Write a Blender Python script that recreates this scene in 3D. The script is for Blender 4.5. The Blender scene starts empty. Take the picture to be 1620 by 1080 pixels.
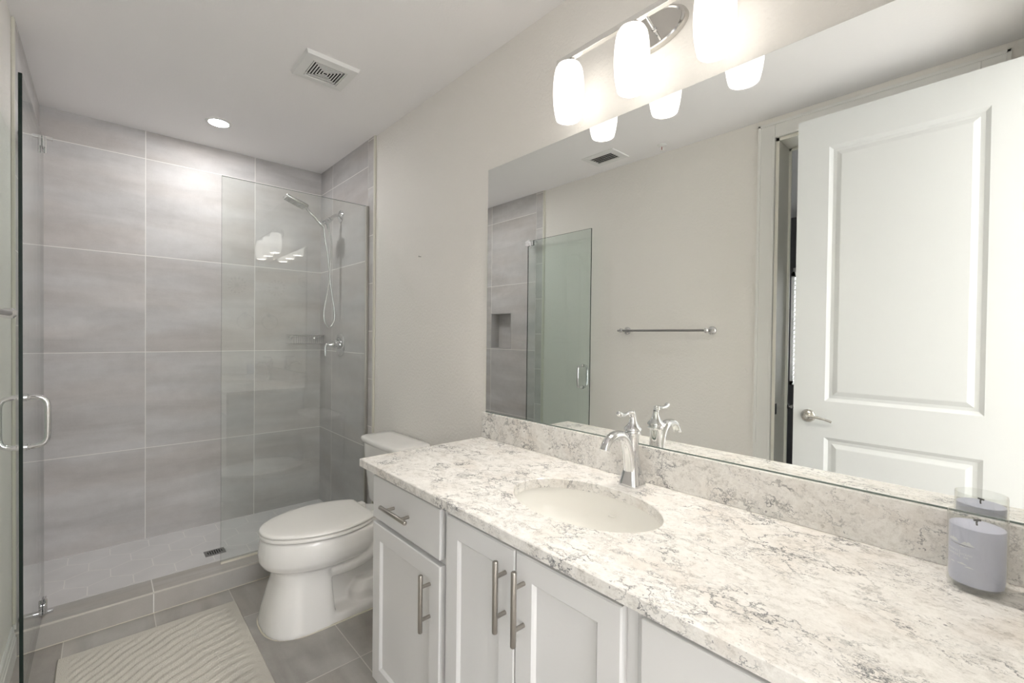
import bpy, bmesh, math, random
from mathutils import Vector, Matrix
random.seed(7)
C = bpy.context.scene.collection
sc = bpy.context.scene
pi = math.pi

# ---------------------------------------------------------------- camera, world, exposure
cam_d = bpy.data.cameras.new('camera'); cam = bpy.data.objects.new('camera', cam_d); C.objects.link(cam)
FW = Vector((0.6718990, 0.7405408, -0.0122909)); RT = Vector((0.7406428, -0.6718040, 0.0112977)); UP = Vector((-0.0001093, 0.0166941, 0.9998606))
m = Matrix((RT, UP, -FW)).transposed().to_4x4(); m.translation = Vector((-1.28879, 0.0, 1.33739))
cam.matrix_world = m
cam_d.sensor_width = 36; cam_d.lens = 712.317 * 36 / 1620; cam_d.clip_start = 0.02
sc.camera = cam
w = bpy.data.worlds.new('world'); sc.world = w; w.use_nodes = True
bg = w.node_tree.nodes['Background']; bg.inputs[0].default_value = (0.95, 0.97, 1.0, 1); bg.inputs[1].default_value = 2.35
sc.view_settings.view_transform = 'Standard'; sc.view_settings.look = 'None'; sc.view_settings.gamma = 1
sc.view_settings.use_curve_mapping = False
sc.view_settings.exposure = 1.9
sc.cycles.use_denoising = True
sc.cycles.max_bounces = 14; sc.cycles.diffuse_bounces = 6; sc.cycles.glossy_bounces = 8
sc.cycles.transparent_max_bounces = 24; sc.cycles.sample_clamp_indirect = 6
SHADE_E = 0.5; BULB_E = 112.0; DOWN_E = 80.0; HALL_E = 20.0

# ---------------------------------------------------------------- materials
def mat(name, col=(.8, .8, .8), rough=.5, metal=0, spec=.5, coat=0, emit=None, es=0, bump=None, ior=None):
    M = bpy.data.materials.new(name); M.use_nodes = True; nt = M.node_tree
    b = nt.nodes['Principled BSDF']
    b.inputs['Base Color'].default_value = (*col, 1); b.inputs['Roughness'].default_value = rough
    b.inputs['Metallic'].default_value = metal; b.inputs['Specular IOR Level'].default_value = spec
    b.inputs['Coat Weight'].default_value = coat
    if emit: b.inputs['Emission Color'].default_value = (*emit, 1); b.inputs['Emission Strength'].default_value = es
    if bump:
        sca, st, dist = bump
        N = NT(M)
        co = N.n('ShaderNodeTexCoord').outputs['Object']
        no = N.n('ShaderNodeTexNoise', Scale=sca, Detail=3, Roughness=.5); N.l(co, no.inputs['Vector'])
        bp_ = N.n('ShaderNodeBump', Strength=st, Distance=dist); N.l(no.outputs['Fac'], bp_.inputs['Height'])
        N.l(bp_.outputs[0], b.inputs['Normal'])
    return M

class NT:
    def __init__(s, M): s.nt = M.node_tree; s.b = s.nt.nodes.get('Principled BSDF')
    def n(s, t, **k):
        x = s.nt.nodes.new(t)
        for a, v in k.items(): x.inputs[a.replace('_', ' ')].default_value = v
        return x
    def l(s, a, b): s.nt.links.new(a, b)
    def m(s, op, a, b=None, c=None):
        x = s.nt.nodes.new('ShaderNodeMath'); x.operation = op
        for i, v in enumerate((a, b, c)):
            if v is None: continue
            if isinstance(v, (int, float)): x.inputs[i].default_value = v
            else: s.l(v, x.inputs[i])
        return x.outputs[0]
    def vm(s, op, a, b=None, sc_=None):
        x = s.nt.nodes.new('ShaderNodeVectorMath'); x.operation = op
        for i, v in enumerate((a, b)):
            if v is None: continue
            if isinstance(v, tuple): x.inputs[i].default_value = v
            else: s.l(v, x.inputs[i])
        if sc_ is not None: x.inputs['Scale'].default_value = sc_
        return x
    def mix(s, f, a, b, mode='MIX'):
        x = s.nt.nodes.new('ShaderNodeMix'); x.data_type = 'RGBA'; x.blend_type = mode
        for i, v in ((0, f), (6, a), (7, b)):
            if isinstance(v, (int, float)): x.inputs[i].default_value = v
            elif isinstance(v, tuple): x.inputs[i].default_value = (*v, 1)
            else: s.l(v, x.inputs[i])
        return x.outputs[2]
    def ramp(s, f, stops):
        x = s.nt.nodes.new('ShaderNodeValToRGB'); cr = x.color_ramp
        while len(cr.elements) < len(stops): cr.elements.new(.5)
        for e, (p, c) in zip(cr.elements, stops):
            e.position = p; e.color = (*c, 1) if isinstance(c, tuple) else (c, c, c, 1)
        s.l(f, x.inputs[0]); return x.outputs[0]
    def comb(s, a, b, c):
        x = s.nt.nodes.new('ShaderNodeCombineXYZ')
        for i, v in enumerate((a, b, c)):
            if isinstance(v, (int, float)): x.inputs[i].default_value = v
            else: s.l(v, x.inputs[i])
        return x.outputs[0]

def tile_mat(name, U, V, u0, v0, su, sv, g=.0040, lo=(.45, .437, .43), hi=(.64, .628, .625), stag=0.0, streak=(1.6, 7.0), grout=(.84, .82, .79), rough=.5, seed=0, vlines=None):
    """Porcelain tile: U, V name the axes of the grid; V is the streak's short axis. Grout joints, per-tile variation, clouds and specks."""
    M = mat(name, rough=rough, spec=.4); N = NT(M)
    co = N.n('ShaderNodeTexCoord').outputs['Object']
    sp = N.n('ShaderNodeSeparateXYZ'); N.l(co, sp.inputs[0])
    ax = {'x': sp.outputs[0], 'y': sp.outputs[1], 'z': sp.outputs[2]}
    u = N.m('DIVIDE', N.m('SUBTRACT', ax[U], u0), su); iu = N.m('FLOOR', u)
    v = N.m('DIVIDE', N.m('SUBTRACT', ax[V], v0), sv)
    if stag: v = N.m('ADD', v, N.m('MULTIPLY', iu, stag))
    iv = N.m('FLOOR', v)
    fu = N.m('SUBTRACT', u, iu); fv = N.m('SUBTRACT', v, iv)
    du = N.m('MULTIPLY', N.m('MINIMUM', fu, N.m('SUBTRACT', 1.0, fu)), su)
    dv = N.m('MULTIPLY', N.m('MINIMUM', fv, N.m('SUBTRACT', 1.0, fv)), sv)
    d = N.m('MINIMUM', du, dv)
    joint = N.m('LESS_THAN', d, g / 2)
    wn = N.n('ShaderNodeTexWhiteNoise'); N.l(N.comb(iu, iv, float(seed)), wn.inputs[0])
    off = N.vm('SCALE', wn.outputs['Color'], None, 11.0).outputs[0]
    p = N.comb(N.m('MULTIPLY', ax[U], streak[0]), N.m('MULTIPLY', ax[V], streak[1]), 0.0)
    p = N.vm('ADD', p, off).outputs[0]
    big = N.n('ShaderNodeTexNoise', Scale=1.0, Detail=5, Roughness=.55, Distortion=.4); N.l(p, big.inputs['Vector'])
    fine = N.n('ShaderNodeTexNoise', Scale=190.0, Detail=2, Roughness=.6); N.l(co, fine.inputs['Vector'])
    mid = N.n('ShaderNodeTexNoise', Scale=16.0, Detail=4, Roughness=.6); N.l(co, mid.inputs['Vector'])
    f = N.m('ADD', N.m('MULTIPLY', big.outputs['Fac'], .72), N.m('ADD', N.m('MULTIPLY', fine.outputs['Fac'], .10), N.m('MULTIPLY', mid.outputs['Fac'], .18)))
    f = N.m('ADD', f, N.m('MULTIPLY', N.m('SUBTRACT', wn.outputs['Value'], .5), .07))
    c = N.ramp(f, ((.32, lo), (.68, hi)))
    wt = N.n('ShaderNodeTexNoise', Scale=.8, Detail=2); N.l(N.vm('ADD', p, (4.0, 8.0, 2.0)).outputs[0], wt.inputs['Vector'])
    c = N.mix(N.ramp(wt.outputs['Fac'], ((.42, 0.0), (.66, .32))), c, N.mix(1.0, c, (.94, .84, .76), 'MULTIPLY'))
    c = N.mix(joint, c, grout)
    N.l(c, N.b.inputs['Base Color'])
    N.l(N.m('ADD', N.m('MULTIPLY', joint, .4), rough), N.b.inputs['Roughness'])
    h = N.m('SUBTRACT', N.m('MINIMUM', N.m('DIVIDE', d, g * .7), 1.0), N.m('MULTIPLY', fine.outputs['Fac'], .08))
    bp_ = N.n('ShaderNodeBump', Strength=.35, Distance=.0015); N.l(h, bp_.inputs['Height']); N.l(bp_.outputs[0], N.b.inputs['Normal'])
    return M

def hex_mat(name):
    M = mat(name, rough=.45, spec=.35); N = NT(M)
    co = N.n('ShaderNodeTexCoord').outputs['Object']
    p = N.vm('MULTIPLY', co, (1 / .18, 1 / .18, 0)).outputs[0]
    p = N.vm('ADD', p, (200.0, 200 * 1.7320508, 0)).outputs[0]
    r = (1.0, 1.7320508, 1.0); h = (.5, .8660254, 0)
    a = N.vm('SUBTRACT', N.vm('MODULO', p, r).outputs[0], h).outputs[0]
    b = N.vm('SUBTRACT', N.vm('MODULO', N.vm('SUBTRACT', p, h).outputs[0], r).outputs[0], h).outputs[0]
    def hd(q):
        q = N.vm('ABSOLUTE', N.vm('MULTIPLY', q, (1.0, 1.0, 0.0)).outputs[0]).outputs[0]
        s = N.n('ShaderNodeSeparateXYZ'); N.l(q, s.inputs[0])
        return N.m('MAXIMUM', s.outputs[0], N.vm('DOT_PRODUCT', q, (.5, .8660254, 0)).outputs['Value'])
    e = N.m('MINIMUM', hd(a), hd(b))
    j = N.m('GREATER_THAN', e, .490)
    no = N.n('ShaderNodeTexNoise', Scale=5.0, Detail=4); N.l(co, no.inputs['Vector'])
    c = N.ramp(no.outputs['Fac'], ((.3, (.69, .68, .68)), (.7, (.75, .74, .74))))
    N.l(N.mix(j, c, (.88, .86, .84)), N.b.inputs['Base Color'])
    bp_ = N.n('ShaderNodeBump', Strength=.25, Distance=.001); N.l(N.m('SUBTRACT', 1.0, j), bp_.inputs['Height']); N.l(bp_.outputs[0], N.b.inputs['Normal'])
    return M

def quartz_mat():
    M = mat('veined_quartz', rough=.13, spec=.5); N = NT(M)
    co = N.n('ShaderNodeTexCoord').outputs['Object']
    st = N.vm('MULTIPLY', co, (1.45, .95, 1.2)).outputs[0]
    wa = N.n('ShaderNodeTexNoise', Scale=7.0, Detail=6, Roughness=.68); N.l(st, wa.inputs['Vector'])
    wb = N.n('ShaderNodeTexNoise', Scale=34.0, Detail=3, Roughness=.6); N.l(co, wb.inputs['Vector'])
    ww = N.vm('ADD', N.vm('SCALE', N.vm('SUBTRACT', wa.outputs['Color'], (.5, .5, .5)).outputs[0], None, .32).outputs[0],
              N.vm('SCALE', N.vm('SUBTRACT', wb.outputs['Color'], (.5, .5, .5)).outputs[0], None, .035).outputs[0]).outputs[0]
    p = N.vm('ADD', st, ww).outputs[0]
    def veins(sca, width, ms, lo_, hi_, k):
        vo = N.nt.nodes.new('ShaderNodeTexVoronoi'); vo.feature = 'DISTANCE_TO_EDGE'; vo.inputs['Scale'].default_value = sca
        N.l(N.vm('ADD', p, (k * 3.1, k * 1.7, k)).outputs[0], vo.inputs['Vector'])
        mk = N.n('ShaderNodeTexNoise', Scale=ms, Detail=3, Roughness=.6); N.l(N.vm('ADD', co, (k * 5.0, 0.0, k)).outputs[0], mk.inputs['Vector'])
        mask = N.ramp(mk.outputs['Fac'], ((lo_, 0.0), (hi_, 1.0)))
        line = N.ramp(vo.outputs['Distance'], ((0.0, 1.0), (width, 0.0)))
        return N.m('MULTIPLY', mask, line)
    v1 = veins(8.5, .046, 8.0, .46, .60, 1.0)
    v2 = veins(19.0, .050, 11.0, .50, .62, 2.0)
    v3 = veins(5.0, .016, 6.0, .50, .58, 3.0)
    cl = N.n('ShaderNodeTexNoise', Scale=26.0, Detail=6, Roughness=.7); N.l(p, cl.inputs['Vector'])
    base = N.ramp(cl.outputs['Fac'], ((.32, (.50, .48, .45)), (.44, (.76, .74, .705)), (.60, (.875, .86, .83))))
    bl = N.n('ShaderNodeTexNoise', Scale=9.0, Detail=2); N.l(N.vm('ADD', co, (3.0, 9.0, 1.0)).outputs[0], bl.inputs['Vector'])
    base = N.mix(N.ramp(bl.outputs['Fac'], ((.5, 0.0), (.75, .35))), base, (.70, .62, .545))
    c = N.mix(N.m('MULTIPLY', v2, .8), base, (.26, .255, .26))
    c = N.mix(N.m('MULTIPLY', v1, .95), c, (.11, .115, .125))
    c = N.mix(N.m('MULTIPLY', v3, .85), c, (.13, .135, .15))
    sp = N.n('ShaderNodeTexNoise', Scale=120.0, Detail=2); N.l(co, sp.inputs['Vector'])
    sk = N.n('ShaderNodeTexNoise', Scale=13.0, Detail=1); N.l(N.vm('ADD', co, (7.0, 2.0, 4.0)).outputs[0], sk.inputs['Vector'])
    spk = N.m('MULTIPLY', N.ramp(sp.outputs['Fac'], ((.66, 0.0), (.72, 1.0))), N.ramp(sk.outputs['Fac'], ((.5, 0.0), (.6, .7))))
    c = N.mix(spk, c, (.2, .2, .21))
    N.l(c, N.b.inputs['Base Color'])
    return M

def glass_mat(name, tint=(.962, .978, .970), f0=.045):
    M = bpy.data.materials.new(name); M.use_nodes = True; nt = M.node_tree; nt.nodes.clear(); N = NT(M)
    out = nt.nodes.new('ShaderNodeOutputMaterial')
    tr = nt.nodes.new('ShaderNodeBsdfTransparent'); tr.inputs[0].default_value = (*tint, 1)
    gl = nt.nodes.new('ShaderNodeBsdfGlossy'); gl.inputs['Roughness'].default_value = 0.0; gl.inputs[0].default_value = (1, 1, 1, 1)
    lw = nt.nodes.new('ShaderNodeLayerWeight'); lw.inputs[0].default_value = .5
    f = N.m('ADD', N.m('MULTIPLY', N.m('POWER', lw.outputs['Facing'], 5.0), 1 - f0), f0)
    mx = nt.nodes.new('ShaderNodeMixShader'); N.l(f, mx.inputs[0]); N.l(tr.outputs[0], mx.inputs[1]); N.l(gl.outputs[0], mx.inputs[2])
    N.l(mx.outputs[0], out.inputs[0]); return M

paint = mat('wall_paint', (.845, .822, .785), .6, spec=.25, bump=(75, .5, .005))
ceilp = mat('ceiling_paint', (.91, .895, .895), .75, spec=.2, bump=(120, .22, .003))
white = mat('white_trim_paint', (.82, .815, .79), .35, spec=.4)
doorw = mat('door_paint', (.75, .765, .765), .35, spec=.4)
cream = mat('cream_edge_trim', (.68, .665, .585), .45)
cab = mat('cabinet_paint', (.755, .755, .755), .38, spec=.4)
dark = mat('dark_gap', (.03, .03, .03), .8)
chrome = mat('chrome', (.76, .765, .775), .06, 1)
nickel = mat('brushed_nickel', (.42, .395, .36), .3, 1)
dnickel = mat('brushed_steel', (.36, .355, .35), .33, 1)
porc = mat('porcelain', (.86, .85, .83), .12, spec=.5, coat=.3)
plast = mat('seat_plastic', (.86, .845, .815), .22, spec=.5)
sinkm = mat('sink_porcelain', (.88, .87, .83), .1, spec=.5, coat=.4)
caulk = mat('caulk', (.72, .68, .58), .5)
mirrorm = mat('mirror_silver', (.945, .96, .94), 0.0, 1)
mirrore = mat('mirror_edge', (.16, .20, .18), .25)
glass = glass_mat('clear_glass', f0=.065); dglass = glass_mat('clear_door_glass', (.93, .965, .952), .065); gedge = mat('polished_glass_edge', (.012, .022, .018), .25, spec=.3)
fedge = mat('thin_glass_edge', (.12, .15, .14), .2, spec=.6)
jarg = glass_mat('jar_glass', (.965, .97, .962), .075)
jarb = bpy.data.materials.new('jar_base_glass'); jarb.use_nodes = True
_b = jarb.node_tree.nodes['Principled BSDF']; _b.inputs['Base Color'].default_value = (.93, .95, .92, 1); _b.inputs['Transmission Weight'].default_value = 1; _b.inputs['Roughness'].default_value = .02
shadem = mat('lit_opal_glass', (.9, .88, .84), .3, emit=(1, .96, .90), es=SHADE_E)
bulbm = mat('lit_bulb', (.9, .88, .84), .3, emit=(1, .948, .875), es=BULB_E)
downm = mat('lit_downlight_lens', (.9, .9, .9), .4, emit=(1, .985, .975), es=DOWN_E)
hallm = mat('hall_fill_lens', (.9, .9, .9), .4, emit=(1, .96, .9), es=HALL_E)
waxm = mat('lilac_wax', (.57, .59, .73), .5, spec=.3)
blackm = mat('black_plastic', (.012, .012, .014), .35)
printm = mat('white_print', (.74, .76, .80), .5)
greyp = mat('grey_print', (.30, .31, .36), .5)
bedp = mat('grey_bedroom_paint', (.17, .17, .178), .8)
ventw = mat('vent_white', (.80, .80, .785), .4)
quartz = quartz_mat()
J = .6096
T_back = tile_mat('shower_tile_back', 'x', 'z', -1.092, .600, .615, J, seed=1)
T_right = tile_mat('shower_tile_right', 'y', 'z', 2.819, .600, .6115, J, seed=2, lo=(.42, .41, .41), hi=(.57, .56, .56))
T_left = tile_mat('shower_tile_left', 'y', 'z', 2.819, .600, .6115, J, seed=3)
T_strip = tile_mat('shower_tile_strip', 'y', 'z', 2.740, .126, .3, .308, seed=4)
T_floor = tile_mat('floor_tile', 'x', 'y', -.5, 1.785, .3055, J, stag=0.0, seed=5, streak=(7.0, 1.5), lo=(.32, .305, .285), hi=(.50, .485, .46), grout=(.62, .60, .56))
T_curb = tile_mat('curb_tile', 'x', 'y', -1.112, 0.0, .6115, 9.0, seed=16, streak=(1.6, 14.0), lo=(.36, .345, .32), hi=(.52, .505, .485))
hexm = hex_mat('hexagon_tile')
mat_rug = mat('cotton_mat', (.62, .59, .53), .95, spec=.05, bump=(260, .8, .004))

# ---------------------------------------------------------------- geometry helpers
def nb(): return bmesh.new()
def box(bm, lo, hi, bev=0, seg=2):
    lo, hi = [min(a, b) for a, b in zip(lo, hi)], [max(a, b) for a, b in zip(lo, hi)]
    vs = [bm.verts.new((x, y, z)) for x in (lo[0], hi[0]) for y in (lo[1], hi[1]) for z in (lo[2], hi[2])]
    fs = [bm.faces.new([vs[i] for i in f]) for f in ((0, 1, 3, 2), (4, 6, 7, 5), (0, 4, 5, 1), (2, 3, 7, 6), (0, 2, 6, 4), (1, 5, 7, 3))]
    if bev:
        es = list({e for f in fs for e in f.edges})
        bmesh.ops.bevel(bm, geom=es, offset=bev, segments=seg, affect='EDGES', profile=.5)
    return bm
def frame_of(d):
    d = d.normalized(); a = Vector((0, 0, 1)) if abs(d.z) < .9 else Vector((1, 0, 0))
    s = d.cross(a).normalized(); return s, s.cross(d).normalized()
def tube(bm, pts, r, n=12, caps=True):
    pts = [Vector(p) for p in pts]; rs = r if isinstance(r, (list, tuple)) else [r] * len(pts)
    rings = []; s = None
    for i, p in enumerate(pts):
        d = (pts[min(i + 1, len(pts) - 1)] - pts[max(i - 1, 0)])
        if s is None: s, t = frame_of(d)
        else:
            d = d.normalized(); s = (s - d * s.dot(d)).normalized(); t = s.cross(d).normalized()
        rings.append([bm.verts.new(p + (s * math.cos(2 * pi * k / n) + t * math.sin(2 * pi * k / n)) * rs[i]) for k in range(n)])
    for a, b in zip(rings, rings[1:]):
        for k in range(n): bm.faces.new((a[k], a[(k + 1) % n], b[(k + 1) % n], b[k]))
    if caps: bm.faces.new(rings[0][::-1]); bm.faces.new(rings[-1])
    return bm
def smooth_path(P, k=8, closed=False):
    P = [Vector(p) for p in P]; out = []; n = len(P)
    for i in range(n if closed else n - 1):
        p0 = P[(i - 1) % n] if closed else P[max(i - 1, 0)]; p1 = P[i]; p2 = P[(i + 1) % n]; p3 = P[(i + 2) % n] if closed else P[min(i + 2, n - 1)]
        for j in range(k):
            t = j / k
            out.append(.5 * ((2 * p1) + (p2 - p0) * t + (2 * p0 - 5 * p1 + 4 * p2 - p3) * t * t + (3 * p1 - p0 - 3 * p2 + p3) * t ** 3))
    if not closed: out.append(P[-1])
    return out
def lathe(bm, c, prof, axis='z', n=40, cap0=True, cap1=True):
    """prof: (radius, height along axis); c: centre."""
    c = Vector(c); A = {'z': (Vector((1, 0, 0)), Vector((0, 1, 0)), Vector((0, 0, 1))), 'x': (Vector((0, 1, 0)), Vector((0, 0, 1)), Vector((1, 0, 0))), 'y': (Vector((1, 0, 0)), Vector((0, 0, 1)), Vector((0, 1, 0)))}[axis] if isinstance(axis, str) else (*frame_of(axis), axis.normalized())
    R = [[bm.verts.new(c + A[2] * h + (A[0] * math.cos(2 * pi * k / n) + A[1] * math.sin(2 * pi * k / n)) * r) for k in range(n)] for r, h in prof]
    for a, b in zip(R, R[1:]):
        for k in range(n): bm.faces.new((a[k], a[(k + 1) % n], b[(k + 1) % n], b[k]))
    if cap0: bm.faces.new(R[0][::-1])
    if cap1: bm.faces.new(R[-1])
    return bm
def loft(bm, rings, caps=True):
    R = [[bm.verts.new(p) for p in r] for r in rings]; n = len(R[0])
    for a, b in zip(R, R[1:]):
        for k in range(n): bm.faces.new((a[k], a[(k + 1) % n], b[(k + 1) % n], b[k]))
    if caps: bm.faces.new(R[0][::-1]); bm.faces.new(R[-1])
    return bm
def wpos(o):
    v = Vector(o.location)
    while o.parent: o = o.parent; v += o.location
    return v
def obj(name, bm, M, parent=None, smooth=False, base=None, ang=40, kind=None, label=None):
    bmesh.ops.recalc_face_normals(bm, faces=bm.faces)
    me = bpy.data.meshes.new(name)
    off = wpos(parent) if parent else Vector(base or (0, 0, 0))
    bm.transform(Matrix.Translation(-off)); bm.to_mesh(me); bm.free()
    for mm in (M if isinstance(M, (list, tuple)) else (M,)): me.materials.append(mm)
    if smooth:
        for p in me.polygons: p.use_smooth = True
        try: me.set_sharp_from_angle(angle=math.radians(ang))
        except Exception: pass
    o = bpy.data.objects.new(name, me); C.objects.link(o)
    if parent: o.parent = parent
    else: o.location = off
    if kind: o['kind'] = kind
    if label: o['label'] = label
    return o
def thing(name, loc, label, cat, group=None, kind=None):
    o = bpy.data.objects.new(name, None); C.objects.link(o); o.location = loc; o.empty_display_size = .05
    o['label'] = label; o['category'] = cat
    if group: o['group'] = group
    if kind: o['kind'] = kind
    return o
def tag(o, label, cat, group=None, kind=None):
    o['label'] = label; o['category'] = cat
    if group: o['group'] = group
    if kind: o['kind'] = kind
    return o
def struct(name, bm, M, label=None, **k): return obj(name, bm, M, kind='structure', label=label, **k)
def slab_holes(bm, ax, p0, p1, ur, vr, holes):
    """slab normal to ax ('x' or 'y') from p0 to p1; u is the other horizontal axis, v is z; holes are (u0, u1, v0, v1)."""
    us = sorted({*ur, *[h[0] for h in holes], *[h[1] for h in holes]}); vs = sorted({*vr, *[h[2] for h in holes], *[h[3] for h in holes]})
    us = [u for u in us if ur[0] <= u <= ur[1]]; vs = [v for v in vs if vr[0] <= v <= vr[1]]
    solid = lambda i, j: 0 <= i < len(us) - 1 and 0 <= j < len(vs) - 1 and not any(h[0] <= (us[i] + us[i + 1]) / 2 <= h[1] and h[2] <= (vs[j] + vs[j + 1]) / 2 <= h[3] for h in holes)
    cache = {}
    def V(i, j, s):
        if (i, j, s) not in cache:
            p = (p0, p1)[s]
            cache[(i, j, s)] = bm.verts.new((p, us[i], vs[j]) if ax == 'x' else (us[i], p, vs[j]))
        return cache[(i, j, s)]
    for i in range(len(us) - 1):
        for j in range(len(vs) - 1):
            if not solid(i, j): continue
            for s in (0, 1): bm.faces.new((V(i, j, s), V(i + 1, j, s), V(i + 1, j + 1, s), V(i, j + 1, s)))
            for (di, dj, a, b) in ((-1, 0, (i, j), (i, j + 1)), (1, 0, (i + 1, j), (i + 1, j + 1)), (0, -1, (i, j), (i + 1, j)), (0, 1, (i, j + 1), (i + 1, j + 1))):
                if not solid(i + di, j + dj): bm.faces.new((V(*a, 0), V(*b, 0), V(*b, 1), V(*a, 1)))
    return bm

# ---------------------------------------------------------------- key dimensions
ZC = 2.603; XL = -1.556; XP = -1.566; YB = 3.6763; YT = 2.740; YF = -.075
XR = -.012
# ---------------------------------------------------------------- room shell
struct('floor', box(nb(), (-1.78, -2.3, -.1), (.12, 2.86, 0)), T_floor)
struct('ceiling', box(nb(), (-4.3, -2.3, ZC), (.12, 3.82, ZC + .1)), ceilp)
struct('wall_right', box(nb(), (0, -.17, 0), (.12, 3.82, ZC)), paint)
struct('wall_back', box(nb(), (-1.78, YB, 0), (0, 3.82, ZC)), T_back)
OP = (.10, .909, -.01, 2.48)
NI = (3.142, 3.426, 1.219, 1.552)
struct('wall_left', slab_holes(nb(), 'x', -1.756, XP, (-.17, YB), (0, ZC), [OP, NI]), paint)
struct('wall_shower_left', slab_holes(nb(), 'x', XP, XL, (2.819, YB), (0, ZC), [NI]), T_left)
struct('wall_shower_left_strip', box(nb(), (XP, YT, .1), (XL, 2.8175, ZC)), T_strip)
bm = nb()
box(bm, (-1.756, NI[0] - .001, NI[2]), (-1.650, NI[1], NI[3]))
struct('wall_niche', bm, T_left)
bm = nb()
for lo, hi in (((-1.66, NI[0] - .004, NI[2] - .004), (XL + .002, NI[0] + .002, NI[3] + .004)), ((-1.66, NI[1] - .002, NI[2] - .004), (XL + .002, NI[1] + .004, NI[3] + .004)),
               ((-1.66, NI[0], NI[2] - .004), (XL + .002, NI[1], NI[2] + .002)), ((-1.66, NI[0], NI[3] - .002), (XL + .002, NI[1], NI[3] + .004))): box(bm, lo, hi)
struct('trim_niche', bm, mat('niche_edge', (.46, .45, .445), .4))
struct('wall_shower_right', box(nb(), (XR, 2.819, 0), (0, YB, ZC)), T_right)
struct('wall_shower_right_strip', box(nb(), (XR, YT, 0), (0, 2.8175, ZC)), T_strip)
struct('trim_1', box(nb(), (XR - .001, YT - .016, 0), (0, YT, ZC), .003), cream)
struct('trim_2', box(nb(), (XP, YT - .022, .13), (XL + .001, YT, ZC), .003), cream)
# front wall with the entry doorway the camera stands in
EX0, EX1, EZ = -1.425, -.655, 2.475
struct('wall_front', slab_holes(nb(), 'y', -.17, YF, (XP, 0), (0, ZC), [(EX0 - .02, EX1 + .02, -.01, EZ + .02)]), paint)
# rooms beyond the two doorways
bm = nb()
box(bm, (-1.88, -2.3, 0), (-1.78, -.17, ZC)); box(bm, (.02, -2.3, 0), (.12, -.17, ZC)); slab_holes(bm, 'y', -2.4, -2.3, (-1.88, .12), (0, ZC), [(-1.70, -.10, .55, 2.35)])
struct('wall_hall', bm, paint)
bm = nb()
for lo, hi in (((-1.70, -2.38, .55), (-1.66, -2.29, 2.35)), ((-.14, -2.38, .55), (-.10, -2.29, 2.35)), ((-1.70, -2.38, .55), (-.10, -2.29, .59)), ((-1.70, -2.38, 2.31), (-.10, -2.29, 2.35)), ((-.92, -2.37, .55), (-.88, -2.31, 2.35))): box(bm, lo, hi)
struct('hall_fill_window', bm, white)  # unseen hall window, added so daylight fills the bathroom from behind the camera
for nm, loc, rot, sx_, sy_ in (('window_portal', (-.9, -2.395, 1.45), (pi / 2, 0, 0), 1.6, 1.8), ('window_portal', (-4.14, .891, 1.445), (0, -pi / 2, 0), 1.17, 1.282)):
    L = bpy.data.lights.new(nm, 'AREA'); L.shape = 'RECTANGLE'; L.size = sx_; L.size_y = sy_; L.cycles.is_portal = True
    lo_ = bpy.data.objects.new(nm, L); C.objects.link(lo_); lo_.location = loc; lo_.rotation_euler = rot
bm = slab_holes(nb(), 'x', -4.15, -4.05, (-1.6, 3.0), (0, ZC), [(.25, 1.532, .86, 2.03)])
box(bm, (-4.15, 3.0, 0), (-1.766, 3.1, ZC)); box(bm, (-4.15, -1.7, 0), (-1.89, -1.6, ZC))
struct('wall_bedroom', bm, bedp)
struct('floor_bedroom', box(nb(), (-4.15, -1.7, -.1), (-1.7805, 3.1, 0)), mat('dark_carpet', (.12, .115, .11), .95, bump=(300, .5, .004)))
bm = nb()
for lo, hi in (((-4.12, .25, .86), (-4.04, .29, 2.03)), ((-4.12, 1.500, .86), (-4.04, 1.532, 2.03)), ((-4.12, .25, .86), (-4.04, 1.532, .90)), ((-4.12, .25, 1.99), (-4.04, 1.532, 2.03))): box(bm, lo, hi)
w1 = struct('window_1', bm, white)
bl = thing('window_blind', (-4.0, .87, 2.05), 'white slatted blind with daylight behind it, glimpsed through the ajar doorway', 'blind')
obj('head_rail', box(nb(), (-4.03, .28, 2.03), (-3.98, 1.500, 2.07), .004), white, bl)
bm = nb()
for k in range(25):
    z = .88 + k * .046
    r = [(-4.027, .285, z + .012), (-3.983, .285, z - .012), (-3.983, 1.494, z - .012), (-4.027, 1.494, z + .012)]
    loft(bm, [r, [(a, b, c + .003) for a, b, c in r]])
obj('slat', bm, white, bl)

# casings, jambs and baseboards
def casing(name, ax, face, out, u0, u1, top, wd=.09, th=.016):
    """flat casing with a stepped inner bead around an opening; face plane coordinate on axis ax, out = +1/-1."""
    bm = nb()
    def b(ua, ub, za, zb, t0, t1, bev=.003):
        lo, hi = ((face + out * t0, ua, za), (face + out * t1, ub, zb)) if ax == 'x' else ((ua, face + out * t0, za), (ub, face + out * t1, zb))
        box(bm, lo, hi, bev)
    for s, u in ((-1, u0), (1, u1)):
        if u is None: continue
        b(u, u + s * wd, 0, top + wd, 0, th); b(u - s * .0, u + s * .014, 0, top + .014, th - .003, th + .004); b(u + s * (wd - .016), u + s * wd, 0, top + wd, th - .003, th + .005)
    a = (u0 if u0 is not None else u1 - .8); c = (u1 if u1 is not None else u0 + .8)
    b(a, c, top, top + wd, 0, th); b(a, c, top, top + .014, th - .003, th + .004); b(a - wd, c + wd, top + wd - .016, top + wd, th - .003, th + .005)
    struct(name, bm, white)
casing('trim_3', 'x', XP, 1, OP[0], OP[1], OP[3])
casing('trim_4', 'y', YF, 1, EX0, EX1, EZ, wd=.06, th=.012)
bm = nb()
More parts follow.
